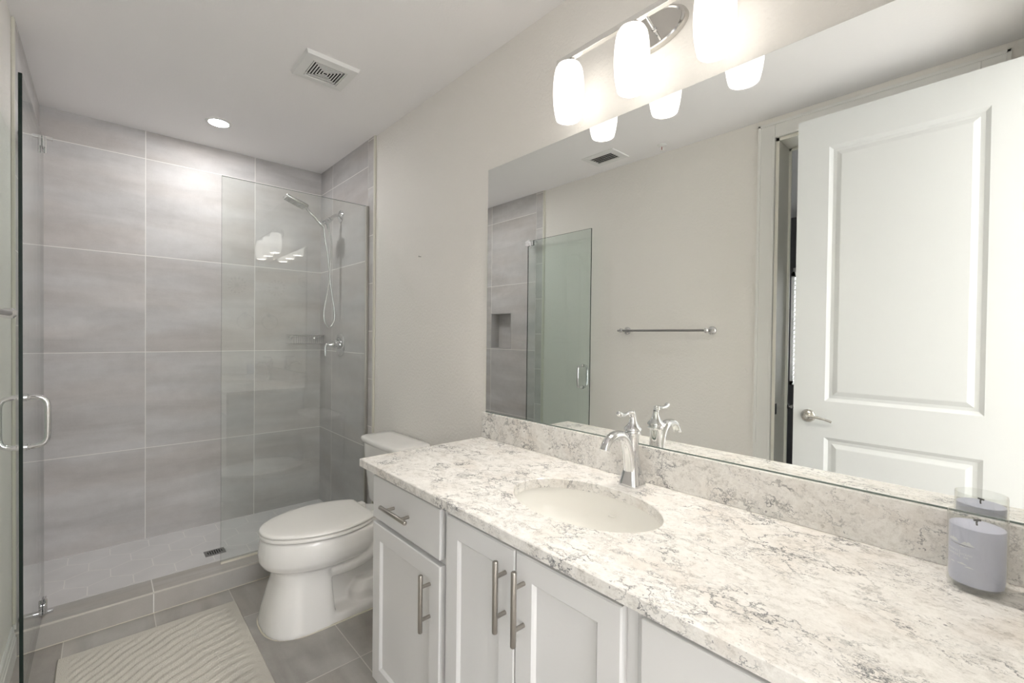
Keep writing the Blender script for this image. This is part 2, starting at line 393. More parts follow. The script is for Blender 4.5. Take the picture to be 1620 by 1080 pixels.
box(bm, (-1.758, OP[1] - .001, 0), (XP + .002, OP[1] - .018, OP[3])); box(bm, (-1.758, OP[0] + .001, 0), (XP + .002, OP[0] + .018, OP[3])); box(bm, (-1.758, OP[0], OP[3] - .018), (XP + .002, OP[1], OP[3]))
for lo, hi in (((-1.748, OP[1] - .018, 0), (-1.734, OP[1] - .030, OP[3] - .018)), ((-1.748, OP[0] + .018, 0), (-1.734, OP[0] + .03, OP[3] - .018)), ((-1.748, OP[0] + .018, OP[3] - .03), (-1.734, OP[1] - .018, OP[3] - .018))): box(bm, lo, hi)
struct('trim_5', bm, mat('jamb_paint', (.86, .84, .76), .4))
bm = nb()
box(bm, (EX0 - .018, -.172, 0), (EX0, YF + .002, EZ)); box(bm, (EX1, -.172, 0), (EX1 + .018, YF + .002, EZ)); box(bm, (EX0 - .018, -.172, EZ), (EX1 + .018, YF + .002, EZ + .018))
struct('trim_6', bm, white)
sp = obj('strike_plate', box(nb(), (-1.592, OP[1] - .0195, .905), (-1.568, OP[1] - .0178, .967), .0005), blackm, base=(-1.58, OP[1] - .019, .936))
tag(sp, 'dark strike plate let into the cream door jamb beside the gap', 'strike plate')
lt = thing('door_stop', (-1.752, OP[1] - .031, .936), 'small chrome door stop at the outer edge of the cream jamb', 'door stop')
obj('plate', lathe(nb(), (-1.752, OP[1] - .031, .936), [(.016, 0), (.016, -.003), (.012, -.005)], 'y', 20), blackm, lt)
obj('knob', lathe(nb(), (-1.752, OP[1] - .031, .936), [(.005, 0), (.005, -.012), (.011, -.015), (.011, -.026), (.006, -.030)], 'y', 20), chrome, lt, True)
def baseboard(name, a, b, nrm, h=.13):
    """profiled board from a to b (x, y), thickness along nrm."""
    prof = [(0, 0), (.014, 0), (.014, h * .62), (.011, h * .66), (.011, h * .74), (.008, h * .79), (.007, h * .93), (.003, h), (0, h)]
    a, b, nrm = Vector((*a, 0)), Vector((*b, 0)), Vector((*nrm, 0))
    rings = [[p + nrm * t + Vector((0, 0, z)) for t, z in prof] for p in (a, b)]
    struct(name, loft(nb(), rings), white)
baseboard('baseboard_left', (XP, 1.0), (XP, 2.709), (1, 0))
baseboard('baseboard_right', (0, 1.53), (0, 2.709), (-1, 0))

# shower base and curb
struct('floor_shower', box(nb(), (XL, 2.86, -.05), (XR, YB, .02)), hexm)
YQ, YQI, ZQ = 2.709, 2.859, .10
struct('trim_curb', box(nb(), (XP, YQ, 0), (0, YQI, ZQ), .002), T_curb)
struct('trim_7', box(nb(), (XP, YQ - .0015, ZQ - .007), (0, YQ + .004, ZQ + .0012), .001), mat('curb_edge_trim', (.60, .57, .52), .4))
struct('trim_8', box(nb(), (XP, YQ - .0015, 0), (-.0, YQ + .001, .0035)), caulk)

# ---------------------------------------------------------------- shower glass
pn = thing('shower_screen', (-.42, 2.8107, ZQ), 'fixed clear glass shower screen on the curb behind the toilet', 'shower glass')
ZG = 2.168
def pane(name, lo, hi, thin_ax, parent, edge, gm=None):
    bm = nb(); box(bm, lo, hi)
    for f in bm.faces:
        f.normal_update()
    o = obj(name, bm, (gm or glass, edge), parent)
    for p in o.data.polygons: p.material_index = 0 if abs(p.normal[thin_ax]) > .5 else 1
    return o
pane('glass_pane', (-.825, 2.806, ZQ + .002), (-.022, 2.8155, ZG), 1, pn, fedge)
obj('wall_channel', box(nb(), (-.030, 2.801, ZQ), (XR - .001, 2.821, ZG), .001), mat('channel_metal', (.50, .49, .45), .3, .8), pn)
obj('bottom_channel', box(nb(), (-.825, 2.804, ZQ), (-.03, 2.8175, ZQ + .009), .001), caulk, pn)
XD, YD0, YD1 = -1.4895, 2.155, 2.848
dr = thing('shower_door', (-1.488, 2.81, .11), 'frameless clear glass shower door swung open against the left wall', 'shower glass')
pane('glass_pane', (-1.4930, YD0, .112), (-1.4835, YD1, ZG), 0, dr, gedge, dglass)
for i, (zc, s) in enumerate(((2.148, 1), (.130, -1))):
    hb = nb()
    box(hb, (XL + .001, 2.800, zc + s * .022 - .006), (-1.452, 2.822, zc + s * .022 + .006), .0015)
    box(hb, (-1.4955, 2.780, zc - .023), (-1.4935, 2.872, zc + .023), .0005)
    box(hb, (-1.483, 2.780, zc - .023), (-1.4755, 2.872, zc + .023), .0015)
    h = obj('hinge', hb, chrome, dr)
    if i == 0:
        sb = nb()
        for yy, zz in ((2.80, 2.155), (2.85, 2.155), (2.826, 2.14)): lathe(sb, (-1.476, yy, zz), [(.004, 0), (.004, .002)], 'x', 12)
        obj('screw', sb, dnickel, h)
    sb = nb(); zs = (2.17, 2.10) if i == 0 else (.104, .168)
    tube(sb, [(-1.4745, 2.80, zs[0]), (-1.4745, 2.80, zs[1])], .0045); obj('pivot_pin', sb, chrome, h)
hd = nb()
zt_, zb_ = 1.112, .944
for s, x0 in ((1, -1.4835), (-1, -1.493)):
    P = [(x0, 2.225, zt_), (x0 + s * .02, 2.225, zt_), (x0 + s * .04, 2.225, zt_ - .006), (x0 + s * .050, 2.225, zt_ - .022), (x0 + s * .052, 2.225, zt_ - .05), (x0 + s * .052, 2.225, zb_ + .05), (x0 + s * .050, 2.225, zb_ + .022), (x0 + s * .04, 2.225, zb_ + .006), (x0 + s * .02, 2.225, zb_), (x0, 2.225, zb_)]
    tube(hd, smooth_path(P, 5), .0085, 14)
    for z in (zt_, zb_): lathe(hd, (x0, 2.225, z), [(.013, 0), (.013, s * .004), (.011, s * .006), (.011, s * .010), (.009, s * .012)], 'x', 20)
obj('handle', hd, chrome, dr, True)

# ---------------------------------------------------------------- shower fittings
hs = thing('handheld_shower', (XR, 3.265, 2.19), 'chrome handheld shower head with looped hose on a bent wall arm', 'shower head')
Y0 = 3.265
obj('wall_flange', lathe(nb(), (XR, Y0, 2.19), [(.044, 0), (.044, -.005), (.034, -.014), (.014, -.020)], 'x', 28), chrome, hs, True)
obj('shower_arm', tube(nb(), smooth_path([(XR - .004, Y0, 2.192), (-.04, Y0, 2.194), (-.062, Y0, 2.184), (-.085, Y0, 2.160)], 6), .0105, 14), chrome, hs, True)
d = Vector((-.72, 0, -.69)).normalized(); p = Vector((-.080, Y0, 2.164))
br = lathe(nb(), p, [(.012, 0), (.016, .002), (.016, .016), (.013, .018), (.019, .022), (.019, .034), (.014, .038), (.017, .046), (.017, .060), (.010, .066)], d, 20)
tube(br, [(-.108, Y0, 2.142), (-.148, Y0 - .004, 2.118)], .013, 14)
box(br, (-.165, Y0 - .016, 2.098), (-.135, Y0 + .014, 2.122), .006)
bko = obj('bracket', br, chrome, hs, True)
obj('shower_handle', tube(nb(), smooth_path([(-.138, Y0 - .006, 2.090), (-.17, Y0 - .006, 2.118), (-.22, Y0 - .008, 2.165), (-.262, Y0 - .01, 2.203)], 5), [.011] * 5 + [.0095] * 6 + [.0085] * 5, 14), chrome, hs, True)
hm = box(nb(), (-.075, -.045, -.012), (.075, .045, .012), .009, 3)
hm.transform(Matrix.Translation((-.325, Y0 - .012, 2.228)) @ Matrix.Rotation(math.radians(21), 4, 'Y'))
ho = obj('spray_head', hm, mat('satin_chrome', (.72, .72, .71), .22, 1), hs, True)
fm = box(nb(), (-.066, -.038, -.0145), (.058, .038, -.0115), .001)
nz = []
for i in range(9):
    for j in range(5):
        lathe(fm, (-.058 + i * .0135, -.028 + j * .014, -.0145), [(.0028, 0), (.0018, -.003)], 'z', 6)
fm.transform(Matrix.Translation((-.325, Y0 - .012, 2.228)) @ Matrix.Rotation(math.radians(21), 4, 'Y'))
obj('nozzle_plate', fm, mat('nozzle_grey', (.55, .55, .54), .35, .3), ho)
HP = [(-.136, Y0 - .006, 2.092), (-.128, Y0, 2.02), (-.106, Y0 + .004, 1.91), (-.096, Y0 + .006, 1.82), (-.090, Y0 + .004, 1.735), (-.112, Y0, 1.60), (-.130, Y0, 1.50), (-.128, Y0, 1.435), (-.112, Y0, 1.40), (-.091, Y0, 1.387), (-.070, Y0, 1.402), (-.056, Y0 + .002, 1.44), (-.056, Y0 + .002, 1.50), (-.070, Y0 + .004, 1.60), (-.092, Y0 - .004, 1.735), (-.088, Y0 - .008, 1.82), (-.083, Y0 - .008, 1.91), (-.084, Y0 - .004, 2.01), (-.100, Y0, 2.07), (-.108, Y0, 2.115)]
obj('hose', tube(nb(), smooth_path(HP, 7), .0062, 10), mat('hose_metal', (.74, .74, .74), .2, 1, bump=(400, .3, .001)), hs, True)
obj('hose_nut', tube(nb(), [(-.104, Y0, 2.08), (-.111, Y0, 2.125)], .0095, 12), chrome, hs, True)

sv_ = thing('shower_valve', (XR, 3.262, 1.26), 'chrome round shower valve with lever on the right tiled wall', 'shower valve')
obj('escutcheon', lathe(nb(), (XR, 3.262, 1.26), [(.083, 0), (.083, -.003), (.079, -.007), (.050, -.010), (.034, -.012)], 'x', 40), chrome, sv_, True)
obj('valve_body', lathe(nb(), (XR, 3.262, 1.26), [(.030, -.008), (.030, -.034), (.022, -.040), (.021, -.062), (.013, -.080), (.010, -.096)], 'x', 28), chrome, sv_, True)
obj('lever', tube(nb(), smooth_path([(-.095, 3.262, 1.262), (-.112, 3.262, 1.260), (-.120, 3.262, 1.245), (-.121, 3.262, 1.215), (-.118, 3.262, 1.182)], 6), [.009] * 8 + [.0075] * 17, 12), chrome, sv_, True)

cd = thing('shower_caddy', (-.135, YB, 1.26), 'chrome wire soap basket on the back tiled wall beside the valve', 'shower basket')
bm = nb()
x0, x1, y0, y1 = -.262, -.020, YB - .135, YB - .004
def ringpts(z, r=.035): return smooth_path([(x0, y1, z), (x0, (y0 + y1) / 2, z), (x0 + .006, y0 + .012, z), (x0 + .03, y0, z), ((x0 + x1) / 2, y0 - .004, z), (x1 - .03, y0, z), (x1 - .006, y0 + .012, z), (x1, (y0 + y1) / 2, z), (x1, y1, z)], 5)
for z in (1.326, 1.312, 1.262): tube(bm, ringpts(z), .0042 if z != 1.312 else .0025, 8)
tube(bm, [(x0, y1, 1.326), (x1, y1, 1.326)], .0032, 8); tube(bm, [(x0, y1, 1.262), (x1, y1, 1.262)], .003, 8)
obj('rail', bm, chrome, cd, True)
bm = nb()
for i in range(1, 16):
    xx = x0 + (x1 - x0) * i / 16; yy = y0 + (.006 if i in (1, 15) else -.002)
    tube(bm, [(xx, y1, 1.262), (xx, yy, 1.262), (xx, yy, 1.326)], .0019, 6)
obj('wire', bm, dnickel, cd)
for xx in (x0 + .03, x1 - .03): obj('mounting_disc', lathe(nb(), (xx, YB, 1.305), [(.014, 0), (.014, -.004), (.008, -.006)], 'y', 20), chrome, cd)

dn = thing('shower_drain', (-.794, 3.177, .021), 'rectangular dark steel drain grate in the hexagon shower floor', 'drain')
obj('grate', box(nb(), (-.846, 3.137, .0195), (-.742, 3.219, .0225), .0008), dnickel, dn)
bm = nb()
for i in range(7):
    hh = .030 * math.cos((i - 3) / 3.6 * 1.2)
    box(bm, (-.831 + .0 + i * .0115 + .0, 3.178 - hh, .0222), (-.825 + i * .0115, 3.178 + hh, .0231))
obj('slot', bm, dark, dn)

bt = thing('shampoo_bottle', (-1.60, 3.168, NI[2] + .002), 'narrow black bottle standing in the tiled shower niche', 'bottle')
obj('body', lathe(nb(), (-1.60, 3.168, NI[2] + .002), [(.015, 0), (.017, .003), (.017, .085), (.013, .092), (.008, .095)], 'z', 24), blackm, bt, True)
obj('cap', lathe(nb(), (-1.60, 3.168, NI[2] + .002), [(.010, .095), (.010, .118), (.008, .120)], 'z', 20), blackm, bt, True)

# ---------------------------------------------------------------- ceiling fittings
dl = thing('recessed_light', (-.775, 3.22, ZC), 'round recessed shower downlight glowing cool white', 'ceiling light')
obj('trim_ring', lathe(nb(), (-.775, 3.22, ZC), [(.068, 0), (.068, -.003), (.060, -.006), (.052, -.005), (.052, 0)], 'z', 40, False, False), ventw, dl, True)
obj('lens', lathe(nb(), (-.775, 3.22, ZC), [(.053, -.001), (.053, -.004), (.03, -.0045)], 'z', 40), downm, dl)
ex = thing('exhaust_fan', (-.50, 2.225, ZC), 'white square exhaust fan grille with concentric slots on the ceiling', 'exhaust fan')
def sq(h, z, r=0): return [(-.50 - h, 2.225 - h * .97, z), (-.50 + h, 2.225 - h * .97, z), (-.50 + h, 2.225 + h * .97, z), (-.50 - h, 2.225 + h * .97, z)]
def ringbar(bm, ho_, hi_, za, zb):
    n = 4
    A = [[bm.verts.new(p) for p in sq(h, z)] for h, z in ((ho_, za), (ho_ - .001, zb), (hi_, zb), (hi_, za))]
    for a, b in zip(A, A[1:] + A[:1]):
        for k in range(4): bm.faces.new((a[k], a[(k + 1) % 4], b[(k + 1) % 4], b[k]))
bm = nb(); A = [[bm.verts.new(p) for p in sq(h, z)] for h, z in ((.122, ZC), (.116, ZC - .016), (.078, ZC - .020), (.076, ZC - .016), (.076, ZC - .004))]
for a, b in zip(A, A[1:]):
    for k in range(4): bm.faces.new((a[k], a[(k + 1) % 4], b[(k + 1) % 4], b[k]))
obj('frame', bm, ventw, ex)
bm = nb()
for k in range(6): ringbar(bm, .0745 - k * .0122, .0745 - k * .0122 - .0052, ZC - .0168, ZC - .0195)
obj('louver', bm, ventw, ex)
obj('backing', box(nb(), (-.574, 2.153, ZC - .001), (-.426, 2.297, ZC - .004)), dark, ex)
vt = thing('air_vent', (-1.345, 1.935, ZC), 'small white slatted air vent on the ceiling, seen in the mirror', 'air vent')
bm = nb()
X0, X1, V0, V1 = -1.445, -1.245, 1.80, 2.07
ri = [[(a, b, z) for a, b in ((X0 + i, V0 + i), (X1 - i, V0 + i), (X1 - i, V1 - i), (X0 + i, V1 - i))] for i, z in ((0, ZC), (.004, ZC - .006), (.045, ZC - .009), (.047, ZC - .002))]
loft(bm, ri, False); obj('frame', bm, ventw, vt)
bm = nb()
for i in range(5):
    xx = X0 + .052 + i * .024
    r = [(xx, V0 + .046, ZC - .001), (xx + .012, V0 + .046, ZC - .011), (xx + .0135, V0 + .046, ZC - .010), (xx + .0015, V0 + .046, ZC - .0)]
    loft(bm, [r, [(a, V1 - .046, c) for a, b, c in r]])
obj('louver', bm, ventw, vt); obj('backing', box(nb(), (X0 + .045, V0 + .045, ZC - .0005), (X1 - .045, V1 - .045, ZC - .0015)), dark, vt)
sk = thing('fire_sprinkler', (-1.447, 1.555, ZC), 'small white fire sprinkler on the ceiling near the left wall', 'sprinkler')
obj('escutcheon', lathe(nb(), (-1.447, 1.555, ZC), [(.030, 0), (.030, -.003), (.018, -.007), (.010, -.010)], 'z', 28), ventw, sk, True)
bm = nb()
tube(bm, smooth_path([(-1.455, 1.555, ZC - .008), (-1.459, 1.555, ZC - .022), (-1.447, 1.555, ZC - .036)], 4), .002, 8); tube(bm, smooth_path([(-1.439, 1.555, ZC - .008), (-1.435, 1.555, ZC - .022), (-1.447, 1.555, ZC - .036)], 4), .002, 8)
lathe(bm, (-1.447, 1.555, ZC), [(.013, -.036), (.013, -.038)], 'z', 16); obj('deflector', bm, ventw, sk)
obj('bulb', tube(nb(), [(-1.447, 1.555, ZC - .01), (-1.447, 1.555, ZC - .034)], .0025, 8), mat('red_bulb', (.25, .02, .02), .2), sk)
hl = thing('hall_fill_light', (-.9, -1.15, ZC), 'round fill light added in the unseen hall behind the entry doorway', 'ceiling light')  # fill lamp added out of view to brighten the bathroom through the doorway
obj('rim', lathe(nb(), (-.9, -1.15, ZC), [(.17, 0), (.17, -.03), (.155, -.035)], 'z', 40, False, False), ventw, hl, True)
obj('lens', lathe(nb(), (-.9, -1.15, ZC), [(.155, -.030), (.13, -.048), (.06, -.056)], 'z', 40), hallm, hl, True)

# ---------------------------------------------------------------- vanity cabinets
XF = -.556          # face frame plane
XFD = -.5765        # door face plane
def front(bm, ya, yb, za, zb, flat=False, rail=.058):
    """overlay door or drawer front: raised edge with a recessed flat field."""
    bv = .0035
    if flat:
        box(bm, (XF - .001, ya, za), (XFD, yb, zb), bv); return
    A = []
    def R(i, x): return [(x, ya + i, za + i), (x, yb - i, za + i), (x, yb - i, zb - i), (x, ya + i, zb - i)]
    loft(bm, [R(0, XF - .001), R(0, XFD + .003), R(.003, XFD), R(rail - .004, XFD), R(rail, XFD + .0035), R(rail + .004, XFD + .0085), R(rail + .05, XFD + .0095)])
def pull(parent, axis, c, L=.172, posts=.096):
    bm = nb(); x = XFD - .032; y, z = c
    e = lambda t: (x, y + t, z) if axis == 'y' else (x, y, z + t)
    tube(bm, [e(-L / 2), e(-L / 2 + .001), e(-L / 2 + .003), e(L / 2 - .003), e(L / 2 - .001), e(L / 2)], [.0045, .006, .0068, .0068, .006, .0045], 16)
    for s in (-1, 1):
        q = Vector(e(s * posts / 2)); tube(bm, [q, (XFD + .001, q.y, q.z)], .0052, 12)
    return obj('bar_pull', bm, nickel, parent, True)
def carcass(parent, y0, y1, opens):
    """side, bottom and back panels with a face frame around the given openings (ya, yb, za, zb)."""
    zt = .848
    bm = nb()
    for yy in (y0, y1 - .016): box(bm, (-.002, yy, .10), (XF + .018, yy + .016, zt))
    box(bm, (-.002, y0, .10), (XF + .018, y1, .116)); box(bm, (-.002, y0, .10), (-.012, y1, zt))
    obj('cabinet_body', bm, cab, parent)
    obj('face_frame', slab_holes(nb(), 'x', XF, XF + .018, (y0, y1), (.10, zt), opens), cab, parent)
    obj('toe_kick', box(nb(), (-.002, y0, 0), (XF + .075, y1, .10)), cab, parent)
SP = .1
va = thing('vanity_cabinet', (-.28, 1.295, 0), 'narrow white vanity cabinet beside the toilet, drawer over one door', 'cabinet', 'white vanity cabinets')
carcass(va, 1.0655, 1.518, [(1.10, 1.49, .70, .82), (1.10, 1.49, .13, .665)])
d_ = nb(); front(d_, 1.082, 1.512, .690, .839, True); dd = obj('drawer', d_, cab, va); pull(dd, 'y', (1.309, .763), .172)
d_ = nb(); front(d_, 1.082, 1.512, .112, .673); dd = obj('door', d_, cab, va); pull(dd, 'z', (1.133, .557), .15 + .02)
vb = thing('vanity_cabinet', (-.28, .767, 0), 'white vanity cabinet under the sink with a pair of doors', 'cabinet', 'white vanity cabinets')
carcass(vb, .4505, 1.065, [(.49, 1.03, .13, .815)])
d_ = nb(); front(d_, .7675, 1.051, .112, .836); dd = obj('door', d_, cab, vb); pull(dd, 'z', (.799, .724), .172)
d_ = nb(); front(d_, .474, .7640, .112, .836); dd = obj('door', d_, cab, vb); pull(dd, 'z', (.735, .724), .172)
vc = thing('vanity_cabinet', (-.28, .2, 0), 'white vanity cabinet at the near end below the candle', 'cabinet', 'white vanity cabinets')
carcass(vc, YF + .003, .450, [(-.01, .41, .70, .82), (-.01, .41, .13, .665)])
d_ = nb(); front(d_, YF + .02, .434, .690, .836, True); dd = obj('drawer', d_, cab, vc); pull(dd, 'y', (.20, .763), .172)
d_ = nb(); front(d_, YF + .02, .434, .112, .673); dd = obj('door', d_, cab, vc); pull(dd, 'z', (.39, .557), .172)

# countertop with an oval cut-out, backsplash
ZT = .8796; TH = .0295; XC = -.590; YC = 1.599
SC = Vector((-.300, .790)); SRX, SRY = .1525, .230
ct = thing('countertop', (-.3, .78, ZT - TH), 'white veined quartz countertop with an oval sink cut-out over the vanity', 'countertop')
def rect_pt(a):
    dx, dy = math.cos(a), math.sin(a)
    t = min(((XC - SC.x) / dx if dx < 0 else (-.001 - SC.x) / dx) if abs(dx) > 1e-9 else 9, ((YC - SC.y) / dy if dy > 0 else (YF + .001 - SC.y) / dy) if abs(dy) > 1e-9 else 9)
    return SC.x + dx * t, SC.y + dy * t
bm = nb(); n = 96
angs = [2 * pi * k / n for k in range(n)]
cor = [math.atan2(y - SC.y, x - SC.x) % (2 * pi) for x in (XC, -.001) for y in (YF + .001, YC)]
angs = sorted(set(angs) | set(cor)); n = len(angs)
inner = [(SC.x + SRX * math.cos(a), SC.y + SRY * math.sin(a)) for a in angs]; outer = [rect_pt(a) for a in angs]
e = .0022
def inset(p):
    x, y = p
    return (x + e if x < XC + .001 else x, y - e if y > YC - .001 else y)
def grow(p, k):
    v = Vector((p[0] - SC.x, p[1] - SC.y)); v = v * (1 + k / v.length); return (SC.x + v.x, SC.y + v.y)
levels = [(outer, ZT - TH + e), (outer, ZT - e), ([inset(p) for p in outer], ZT), ([grow(p, .0022) for p in inner], ZT), (inner, ZT - .002), (inner, ZT - TH)]
R = [[bm.verts.new((p[0], p[1], z)) for p in pts] for pts, z in levels]
for a, b in zip(R, R[1:] + R[:1]):
    for k in range(n): bm.faces.new((a[k], a[(k + 1) % n], b[(k + 1) % n], b[k]))
obj('slab', bm, quartz, ct)
ZM = .9931
tag(obj('backsplash', box(nb(), (-.0205, YF + .001, ZT + .0004), (-.0005, YC - .002, ZM - .001), .0012), quartz, None, base=(-.01, .76, ZT)), 'grey-veined white quartz backsplash strip under the wall mirror', 'backsplash')

sk_ = thing('sink', (SC.x, SC.y, ZT - TH), 'oval white undermount sink below the chrome faucet', 'sink')
rings = []
N_ = 72
def oval(kx, z, dx=0): return [(SC.x + dx + (SRX + kx) * math.cos(2 * pi * k / N_), SC.y + (SRY + kx) * math.sin(2 * pi * k / N_), z) for k in range(N_)]
def ovals(s, z, dx=0): return [(SC.x + dx + (SRX + .006) * s * math.cos(2 * pi * k / N_), SC.y + (SRY + .006) * s * math.sin(2 * pi * k / N_), z) for k in range(N_)]
zz = ZT - TH - .0005
prof = [(1.06, zz), (1.0, zz), (.985, zz - .02), (.96, zz - .05), (.90, zz - .085), (.78, zz - .115), (.58, zz - .135), (.34, zz - .145), (.10, zz - .150)]
bm = nb(); outp = [ovals(1.06, zz - .012)] + [ovals(s, z) for s, z in prof]
loft(bm, outp, False)
under = [(1.06, zz - .012), (1.02, zz - .03), (.98, zz - .07), (.90, zz - .11), (.7, zz - .14), (.1, zz - .165)]
loft(bm, [ovals(s, z) for s, z in under], False)
bmesh.ops.remove_doubles(bm, verts=bm.verts, dist=.0002)
obj('basin', bm, sinkm, sk_, True, ang=60)
obj('drain', lathe(nb(), (SC.x, SC.y, zz - .151), [(.022, 0), (.022, .003), (.017, .004), (.015, .002), (.004, .003)], 'z', 28), chrome, sk_, True)
obj('overflow_slot', box(nb(), (SC.x + .1335, SC.y - .010, zz - .051), (SC.x + .1425, SC.y + .010, zz - .048), .001), mat('sink_emblem', (.72, .71, .67), .3), sk_)

# faucet
FX, FY = -.0735, .7775
fc = thing('faucet', (FX, FY, ZT), 'chrome single-handle faucet with arched spout and lever on top', 'faucet')
def oct_ring(r, z, sq_=0.5):
    out = []
    for k in range(32):
        a = 2 * pi * k / 32; c_, s_ = math.cos(a), math.sin(a)
        f_ = (abs(c_) ** (2 + 6 * sq_) + abs(s_) ** (2 + 6 * sq_)) ** (-1 / (2 + 6 * sq_))
        out.append((FX + r * c_ * f_, FY + r * s_ * f_, z))
    return out
bm = nb()
loft(bm, [oct_ring(r, ZT + h, q) for r, h, q in ((.0335, 0, .6), (.0338, .003, .6), (.0320, .010, .6), (.0285, .026, .5), (.0245, .045, .4), (.0215, .068, .25), (.0195, .092, .1), (.0190, .115, 0), (.0190, .152, 0), (.0200, .156, 0), (.0245, .158, 0), (.0248, .163, 0), (.0225, .165, 0), (.0225, .169, 0), (.0270, .172, 0), (.0270, .176, 0), (.0215, .182, 0), (.0150, .190, 0), (.0110, .200, 0), (.0090, .210, 0), (.0085, .216, 0))])
obj('body', bm, chrome, fc, True, ang=50)
bm = nb()
sp_ = smooth_path([(-.088, FY, ZT + .050), (-.096, FY, ZT + .095), (-.110, FY, ZT + .135), (-.135, FY, ZT + .161), (-.165, FY, ZT + .167), (-.192, FY, ZT + .160), (-.210, FY, ZT + .146), (-.220, FY, ZT + .130)], 6)
nr = len(sp_)
rr = []; 
prev = None
for i, q in enumerate(sp_):
    t = i / (nr - 1); dq = (sp_[min(i + 1, nr - 1)] - sp_[max(i - 1, 0)]).normalized()
    side = Vector((0, 1, 0)); nn = dq.cross(side).normalized()
    wy = .0195 - .006 * t; wn_ = .0165 - .006 * t
    if t > .9: wy += .002 * (t - .9) * 10
    rr.append([q + side * wy * math.cos(2 * pi * k / 20) + nn * wn_ * math.sin(2 * pi * k / 20) for k in range(20)])
loft(bm, rr); obj('spout', bm, chrome, fc, True, ang=60)
bm = nb()
hp = smooth_path([(FX, FY, ZT + .214), (FX - .008, FY, ZT + .224), (FX - .024, FY, ZT + .2255), (FX - .045, FY, ZT + .223), (FX - .062, FY, ZT + .224), (FX - .074, FY, ZT + .229), (FX - .080, FY, ZT + .232)], 5)
rs = []
for i in range(len(hp)):
    t = i / (len(hp) - 1)
    rs.append(.0092 if t < .12 else (.0100 - (t - .12) * .018 if t < .4 else (.0050 + (t - .4) * .008 if t < .75 else .0078 - max(0, t - .88) * .03)))
tube(bm, hp, rs, 14)
lathe(bm, (FX - .006, FY, ZT + .222), [(.004, -.011), (.0085, -.008), (.0105, 0), (.0085, .008), (.004, .011)], 'z', 20)
obj('handle', bm, chrome, fc, True, ang=60)

# candle
CX, CY, CR = -.090, .033, .0402
cn = thing('jar_candle', (CX, CY, ZT), 'lilac candle in a clear glass jar at the near end of the countertop', 'candle')
obj('glass_base', lathe(nb(), (CX, CY, ZT), [(.030, 0), (.0375, .0005), (.0398, .004), (.0400, .009), (.0385, .0105)], 'z', 48), jarg, cn, True)
obj('glass_jar', lathe(nb(), (CX, CY, ZT), [(.0400, .009), (CR, .03), (CR, .136), (.0395, .1385), (.0385, .1365), (.0383, .0115), (.02, .0108)], 'z', 56, False, True), jarg, cn, True)
wx = obj('wax', lathe(nb(), (CX, CY, ZT), [(.030, .0118), (.0362, .013), (.0376, .020), (.0380, .030), (.0380, .113), (.0374, .1162), (.0355, .1170), (.010, .1166)], 'z', 56), waxm, cn, True, ang=50)
bm = nb(); tube(bm, [(CX, CY, ZT + .114), (CX + .001, CY + .001, ZT + .1215), (CX - .001, CY, ZT + .1255)], .0014, 8)
tube(bm, [(CX - .0035, CY + .004, ZT + .1262), (CX + .0035, CY - .004, ZT + .1262)], .0018, 8); obj('wick', bm, blackm, cn)
def on_jar(bm, R0):
    for v in bm.verts:
        a = A0 + v.co.x / R0; r = R0 + v.co.z
        v.co = Vector((CX + r * math.cos(a), CY + r * math.sin(a), ZT + v.co.y))
A0 = math.radians(147)    # side of the jar turned to the room
def text_bm(s, size, x, y, extrude=.00012):
    cu = bpy.data.curves.new('t', 'FONT'); cu.body = s; cu.size = size; cu.align_x = 'CENTER'; cu.extrude = extrude
    o = bpy.data.objects.new('t', cu); C.objects.link(o)
    dg = bpy.context.evaluated_depsgraph_get(); me = bpy.data.meshes.new_from_object(o.evaluated_get(dg))
    b = nb(); b.from_mesh(me); b.transform(Matrix.Translation((x, y, 0)))
    bpy.data.objects.remove(o); bpy.data.curves.remove(cu); bpy.data.meshes.remove(me)
    return b
LAB = nb()
def merge(dst, src):
    me = bpy.data.meshes.new('x'); src.to_mesh(me); dst.from_mesh(me); bpy.data.meshes.remove(me); src.free()
merge(LAB, text_bm('YANKEE', .0058, -.0125, .0690)); merge(LAB, text_bm('CANDLE', .0058, -.0125, .0625))
merge(LAB, text_bm('OCEAN', .0048, .0095, .0668)); merge(LAB, text_bm('AIR', .0048, .0095, .0612))
box(LAB, (-.0004, .0605, -.0001), (.0004, .0745, .0001))
def cloud(bm, cx_, cy_, w_, h_, seed):
    random.seed(seed); n = 14; top = [(cx_ - w_ / 2 + w_ * i / n, cy_ + h_ * math.sin(pi * i / n) * (.55 + .45 * random.random())) for i in range(n + 1)]
    for i in range(n):
        vs = [bm.verts.new((top[i][0], cy_, 0)), bm.verts.new((top[i + 1][0], cy_, 0)), bm.verts.new((top[i + 1][0], top[i + 1][1], 0)), bm.verts.new((top[i][0], top[i][1], 0))]
        try: bm.faces.new(vs)
        except ValueError: pass
cloud(LAB, -.012, .0880, .022, .0085, 3); cloud(LAB, .011, .0862, .019, .0075, 5)
cloud(LAB, .004, .0495, .016, .0038, 8); cloud(LAB, .014, .0462, .014, .0030, 9); cloud(LAB, .004, .0815, .010, .0022, 10); cloud(LAB, -.013, .0480, .012, .0022, 12)
on_jar(LAB, .0384)
obj('printed_label', LAB, printm, cn, label='white printed lettering and clouds on the jar')
G2 = nb(); cloud(G2, .000, .0850, .044, -.0022, 11); on_jar(G2, .0384)
obj('printed_shading', G2, greyp, cn)

